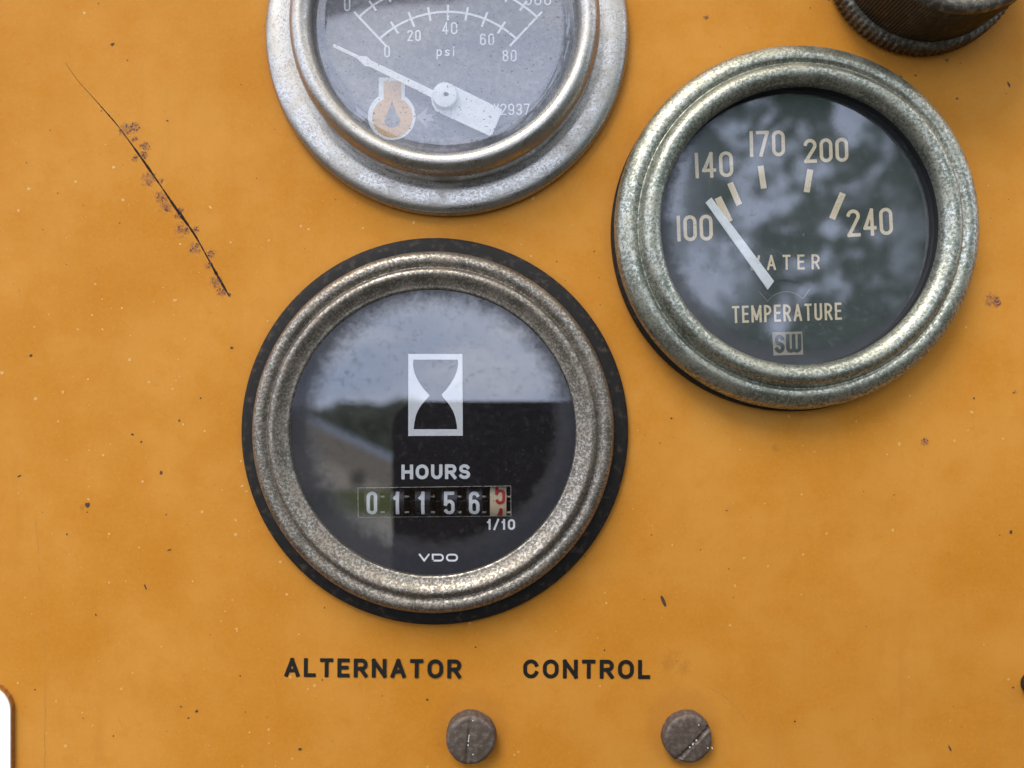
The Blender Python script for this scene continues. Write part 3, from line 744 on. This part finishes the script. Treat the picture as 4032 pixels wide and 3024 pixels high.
# drum counter
ctr = bpy.data.objects.new('drum_counter', None); sc.collection.objects.link(ctr); ctr.parent = g
HW = 2.3; RW = 4.2; cyw = hz(0, 682, HW)[1]
def wrapf(p):
    yy = p[1]-cyw; a = yy/RW; ex = p[2]-HW
    return (p[0], cyw+(RW+ex)*math.sin(a), HW-RW+(RW+ex)*math.cos(a))
wheels = [(337, '0', 182), (630, '1', 160), (925, '1', 178), (1235, '5', 178), (1525, '6', 178), (1803, '5', 190)]
for i, (xc, ch, ww) in enumerate(wheels):
    m = MB(); last = i == 5
    xa, xb = hz(xc-ww/2, 682, HW)[0], hz(xc+ww/2, 682, HW)[0]
    prof = [(xa, RW-.5), (xa, RW-.02), (xb, RW-.02), (xb, RW-.5)]
    nn = 64; vs = [(x, cyw+r*math.sin(2*math.pi*k/nn), HW-RW+r*math.cos(2*math.pi*k/nn)) for x, r in prof for k in range(nn)]
    fs = [(j*nn+k, j*nn+(k+1) % nn, (j+1)*nn+(k+1) % nn, (j+1)*nn+k) for j in range(3) for k in range(nn)]
    fs += [tuple(range(nn)), tuple(range(3*nn, 4*nn))]
    m.add(vs, fs, 0)
    # small transfer pins beside each drum
    for a in range(0, 360, 36):
        px_ = xb+.02; yy = cyw+(RW-.35)*math.sin(R(a+14)); z_ = HW-RW+(RW-.35)*math.cos(R(a+14))
        m.box(px_, yy-.12, z_-.12, px_+.62, yy+.12, z_+.12, 2)
    if not last:
        hwid = 62 if ch != '1' else 42
        xo = 0 if ch != '1' else -8
        text(m, ch, *hb(xc+xo-hwid, 548, xc+xo+hwid, 818), 13.5, L3, HW, 0, .2, HW+.03, 1, wid={'1': 1}, wrap=wrapf)
    else:
        text(m, '5', *hb(xc-34, 425, xc+84, 698), 12.5, L3, HW, 0, .2, HW+.03, 1, wrap=wrapf)
        text(m, '4', *hb(xc-44, 742, xc+74, 1010), 12.5, L3, HW, 0, .2, HW+.03, 1, wrap=wrapf)
        m.ribbon([hz(xc-52, 480, HW), hz(xc-52, 660, HW), hz(xc-50, 880, HW)], .05, HW+.03, mi=3, caps=False, wrap=wrapf)
    mats = [M_CREAM, M_RED, M_CREAM, M_DARK] if last else [M_WHEEL, M_WHITE, M_EDGEW]
    m.build('digit_wheel', mats, ctr)
mb = MB()
xa, ya = hz(120, 880, HD); xb, yb = hz(2000, 440, HD)
mb.box(xa, ya, -8.2, xb, yb, -8.0)
mb.add([(xa, ya, HD-.05), (xb, ya, HD-.05), (xb, ya, -8), (xa, ya, -8)], [(0, 1, 2, 3)])
mb.add([(xa, yb, HD-.05), (xb, yb, HD-.05), (xb, yb, -8), (xa, yb, -8)], [(0, 1, 2, 3)])
mb.add([(xa, ya, HD-.05), (xa, yb, HD-.05), (xa, yb, -8), (xa, ya, -8)], [(0, 1, 2, 3)])
mb.add([(xb, ya, HD-.05), (xb, yb, HD-.05), (xb, yb, -8), (xb, ya, -8)], [(0, 1, 2, 3)])
mb.build('counter_housing', M_BLACK, ctr, False)
mb = MB(); mb.lathe([(21.1, 3.75), (21.0, 4.05), (.01, 4.05)], 128, 1); mb.build('glass', M_GL_HRS, g, False)

# the opening for the counter passes through the sheet metal behind the dial: cut it out
# =========================================================== knob (top right)
g = thing('control_knob', 'dark tarnished round knob with knurled rim in the top right corner', 'knob', 3618.5, -146)
mb = MB()
NT_ = 96
def teeth(r, z, a, i): return r if z < 0.15 else r+(.22 if i % 4 in (0, 1) else -.22)
mb.lathe([(13.6, 0), (14.2, .25), (14.35, .6), (14.35, 2.3), (14.0, 2.75), (13.3, 2.9)], NT_*4, 1, rfun=lambda r, z, a, i: r+(.2*math.cos(a*NT_) if .2 < z < 2.5 else 0))
mb.build('knurled_ring', M_KNOBTEETH, g)
mb = MB()
mb.lathe([(13.4, 2.6), (13.3, 3.2), (13.35, 4.0), (13.45, 6), (13.5, 9), (13.5, 11.4)], 720, 1, rfun=lambda r, z, a, i: r+.06*math.cos(a*180))
mb.build('body', M_KNOB, g)
mb = MB(); mb.lathe([(13.5, 11.3), (13.6, 11.6), (13.5, 12.1), (13.1, 12.5), (12.4, 12.6), (11.9, 12.3), (11.8, 11.8), (11.4, 11.7), (0.01, 11.7)], 160, 2)
mb.build('cap', M_KNOBTEETH, g)

# =========================================================== screws
def screw(px, py, label, slot_a, off, slot_w, seed, group, r=3.72, hh=2.7, mat=M_SCREW, depth=.55):
    random.seed(seed)
    x, y = P(px, py, hh*.6)
    g = thing('slotted_screw', label, 'screw', xy=(x, y), group=group)
    n = 72; ca, sa = math.cos(R(slot_a)), math.sin(R(slot_a))
    ph = [random.random()*6 for _ in range(5)]
    vs = []; fs = []
    rings = [(1.03, -.02), (1.03, .3), (1.0, .5), (1.0, hh*.66), (.985, hh*.78), (.95, hh*.86), (.88, hh*.92)]+[(q, hh*(.93+.07*(1-q*q/.8))) for q in [.84-.03*i for i in range(28)]]
    for (q, z) in rings:
        for i in range(n):
            a = 2*math.pi*i/n
            j = 1+.012*math.sin(3*a+ph[0])+.008*math.sin(7*a+ph[1])+.004*math.sin(17*a+ph[2])
            X_, Y_ = r*q*j*math.cos(a), r*q*j*math.sin(a)
            zz_ = z
            if z > hh*.8:
                d = -X_*sa+Y_*ca-off
                dep = max(0, min(1, (slot_w/2-abs(d))/.12+.0))
                zz_ = z-dep*depth*(1+.3*math.sin(5*X_+ph[3]))
                zz_ += .03*math.sin(3.1*X_+ph[3])*math.sin(2.7*Y_+ph[4])
            vs.append((X_, Y_, zz_))
    for j in range(len(rings)-1):
        for i in range(n):
            k = (i+1) % n; fs.append((j*n+i, j*n+k, (j+1)*n+k, (j+1)*n+i))
    fs.append(tuple((len(rings)-1)*n+i for i in range(n)))
    m = MB(); m.add(vs, fs); o = m.build('head', mat, g)
    m = MB()
    for k in range(10):
        a = random.random()*6.28; q = r*math.sqrt(random.random())*.85
        if k < 7: u = random.uniform(-.25, .25)*r; q = abs(u); a = R(slot_a)+(0 if u > 0 else math.pi)
        rr = random.uniform(.05, .14)
        cx, cy = q*math.cos(a)-off*sa, q*math.sin(a)+off*ca
        m.lathe([(rr, hh*.80), (rr*.8, hh+.0), (.01, hh+.05)], 7, 1, cx=cx, cy=cy)
    m.build('oxide_crust', M_OXIDE, g)
    return g
screw(1853, 2908, 'brown slotted screw with a clogged near-vertical slot, below the word ALTERNATOR', 84, .25, .62, 3, 'slotted screws under the lettering', 3.70, 2.3, depth=.17)
screw(2707, 2905, 'brown slotted screw with a torn diagonal slot, below the word CONTROL', 46, -.95, .7, 5, 'slotted screws under the lettering', 3.66, 1.9, depth=.4)

# =========================================================== white plate, lower left
random.seed(11)
g = thing('white_plate', 'white plate with rounded corner and brown edge, cut off at lower left', 'plate', xy=P(-300, 2900, 0))
L5 = loc_fn(g)
def rrect(x0, y0, x1, y1, r, n=12):
    p = el_arc(x1-r, y1-r, r, r, 0, 90, n)+el_arc(x0+r, y1-r, r, r, 90, 180, n)+el_arc(x0+r, y0+r, r, r, 180, 270, n)+el_arc(x1-r, y0+r, r, r, 270, 360, n)
    return p
xr, yt = L5(38, 2705, 1); xr2, yt2 = L5(53, 2688, .3)
ob = rrect(-26, -22, xr2, yt2, 3.9)
oj = [(x+random.uniform(-.05, .05), y+random.uniform(-.05, .05)) for x, y in ob]
flat('rim', [oj], .35, M_PLATE_EDGE, g, .7)
flat('face', [rrect(-25.5, -21.5, xr, yt, 3.7)], .75, M_PLATE, g, .3)

# dark round fastener just entering at the right edge
g = thing('rubber_button', 'dark button barely showing at the right edge, level with the lettering', 'button', xy=P(4080, 2700, 1))
mb = MB(); mb.lathe([(1.7, -.02), (1.75, .8), (1.5, 1.4), (.9, 1.7), (.01, 1.8)], 40, 3); mb.build('cap', M_BLACK, g)

# =========================================================== the phone taking the picture (seen as the dark reflection)
ph_o = bpy.data.objects.new('smartphone', None); sc.collection.objects.link(ph_o)
ph_o.location = (35*MM, -(D+9)*MM, -40*MM); ph_o.rotation_euler = (R(90), 0, 0)
ph_o['label'] = 'black smartphone facing the panel, mirrored as a dark block in the hour meter glass'; ph_o['category'] = 'phone'
bx = rrect(-36.0-35, -76+40, 112-35, -5.3+40, 8, 10)
flat('body', [bx], 0, M_PHONE, ph_o, 7.5)
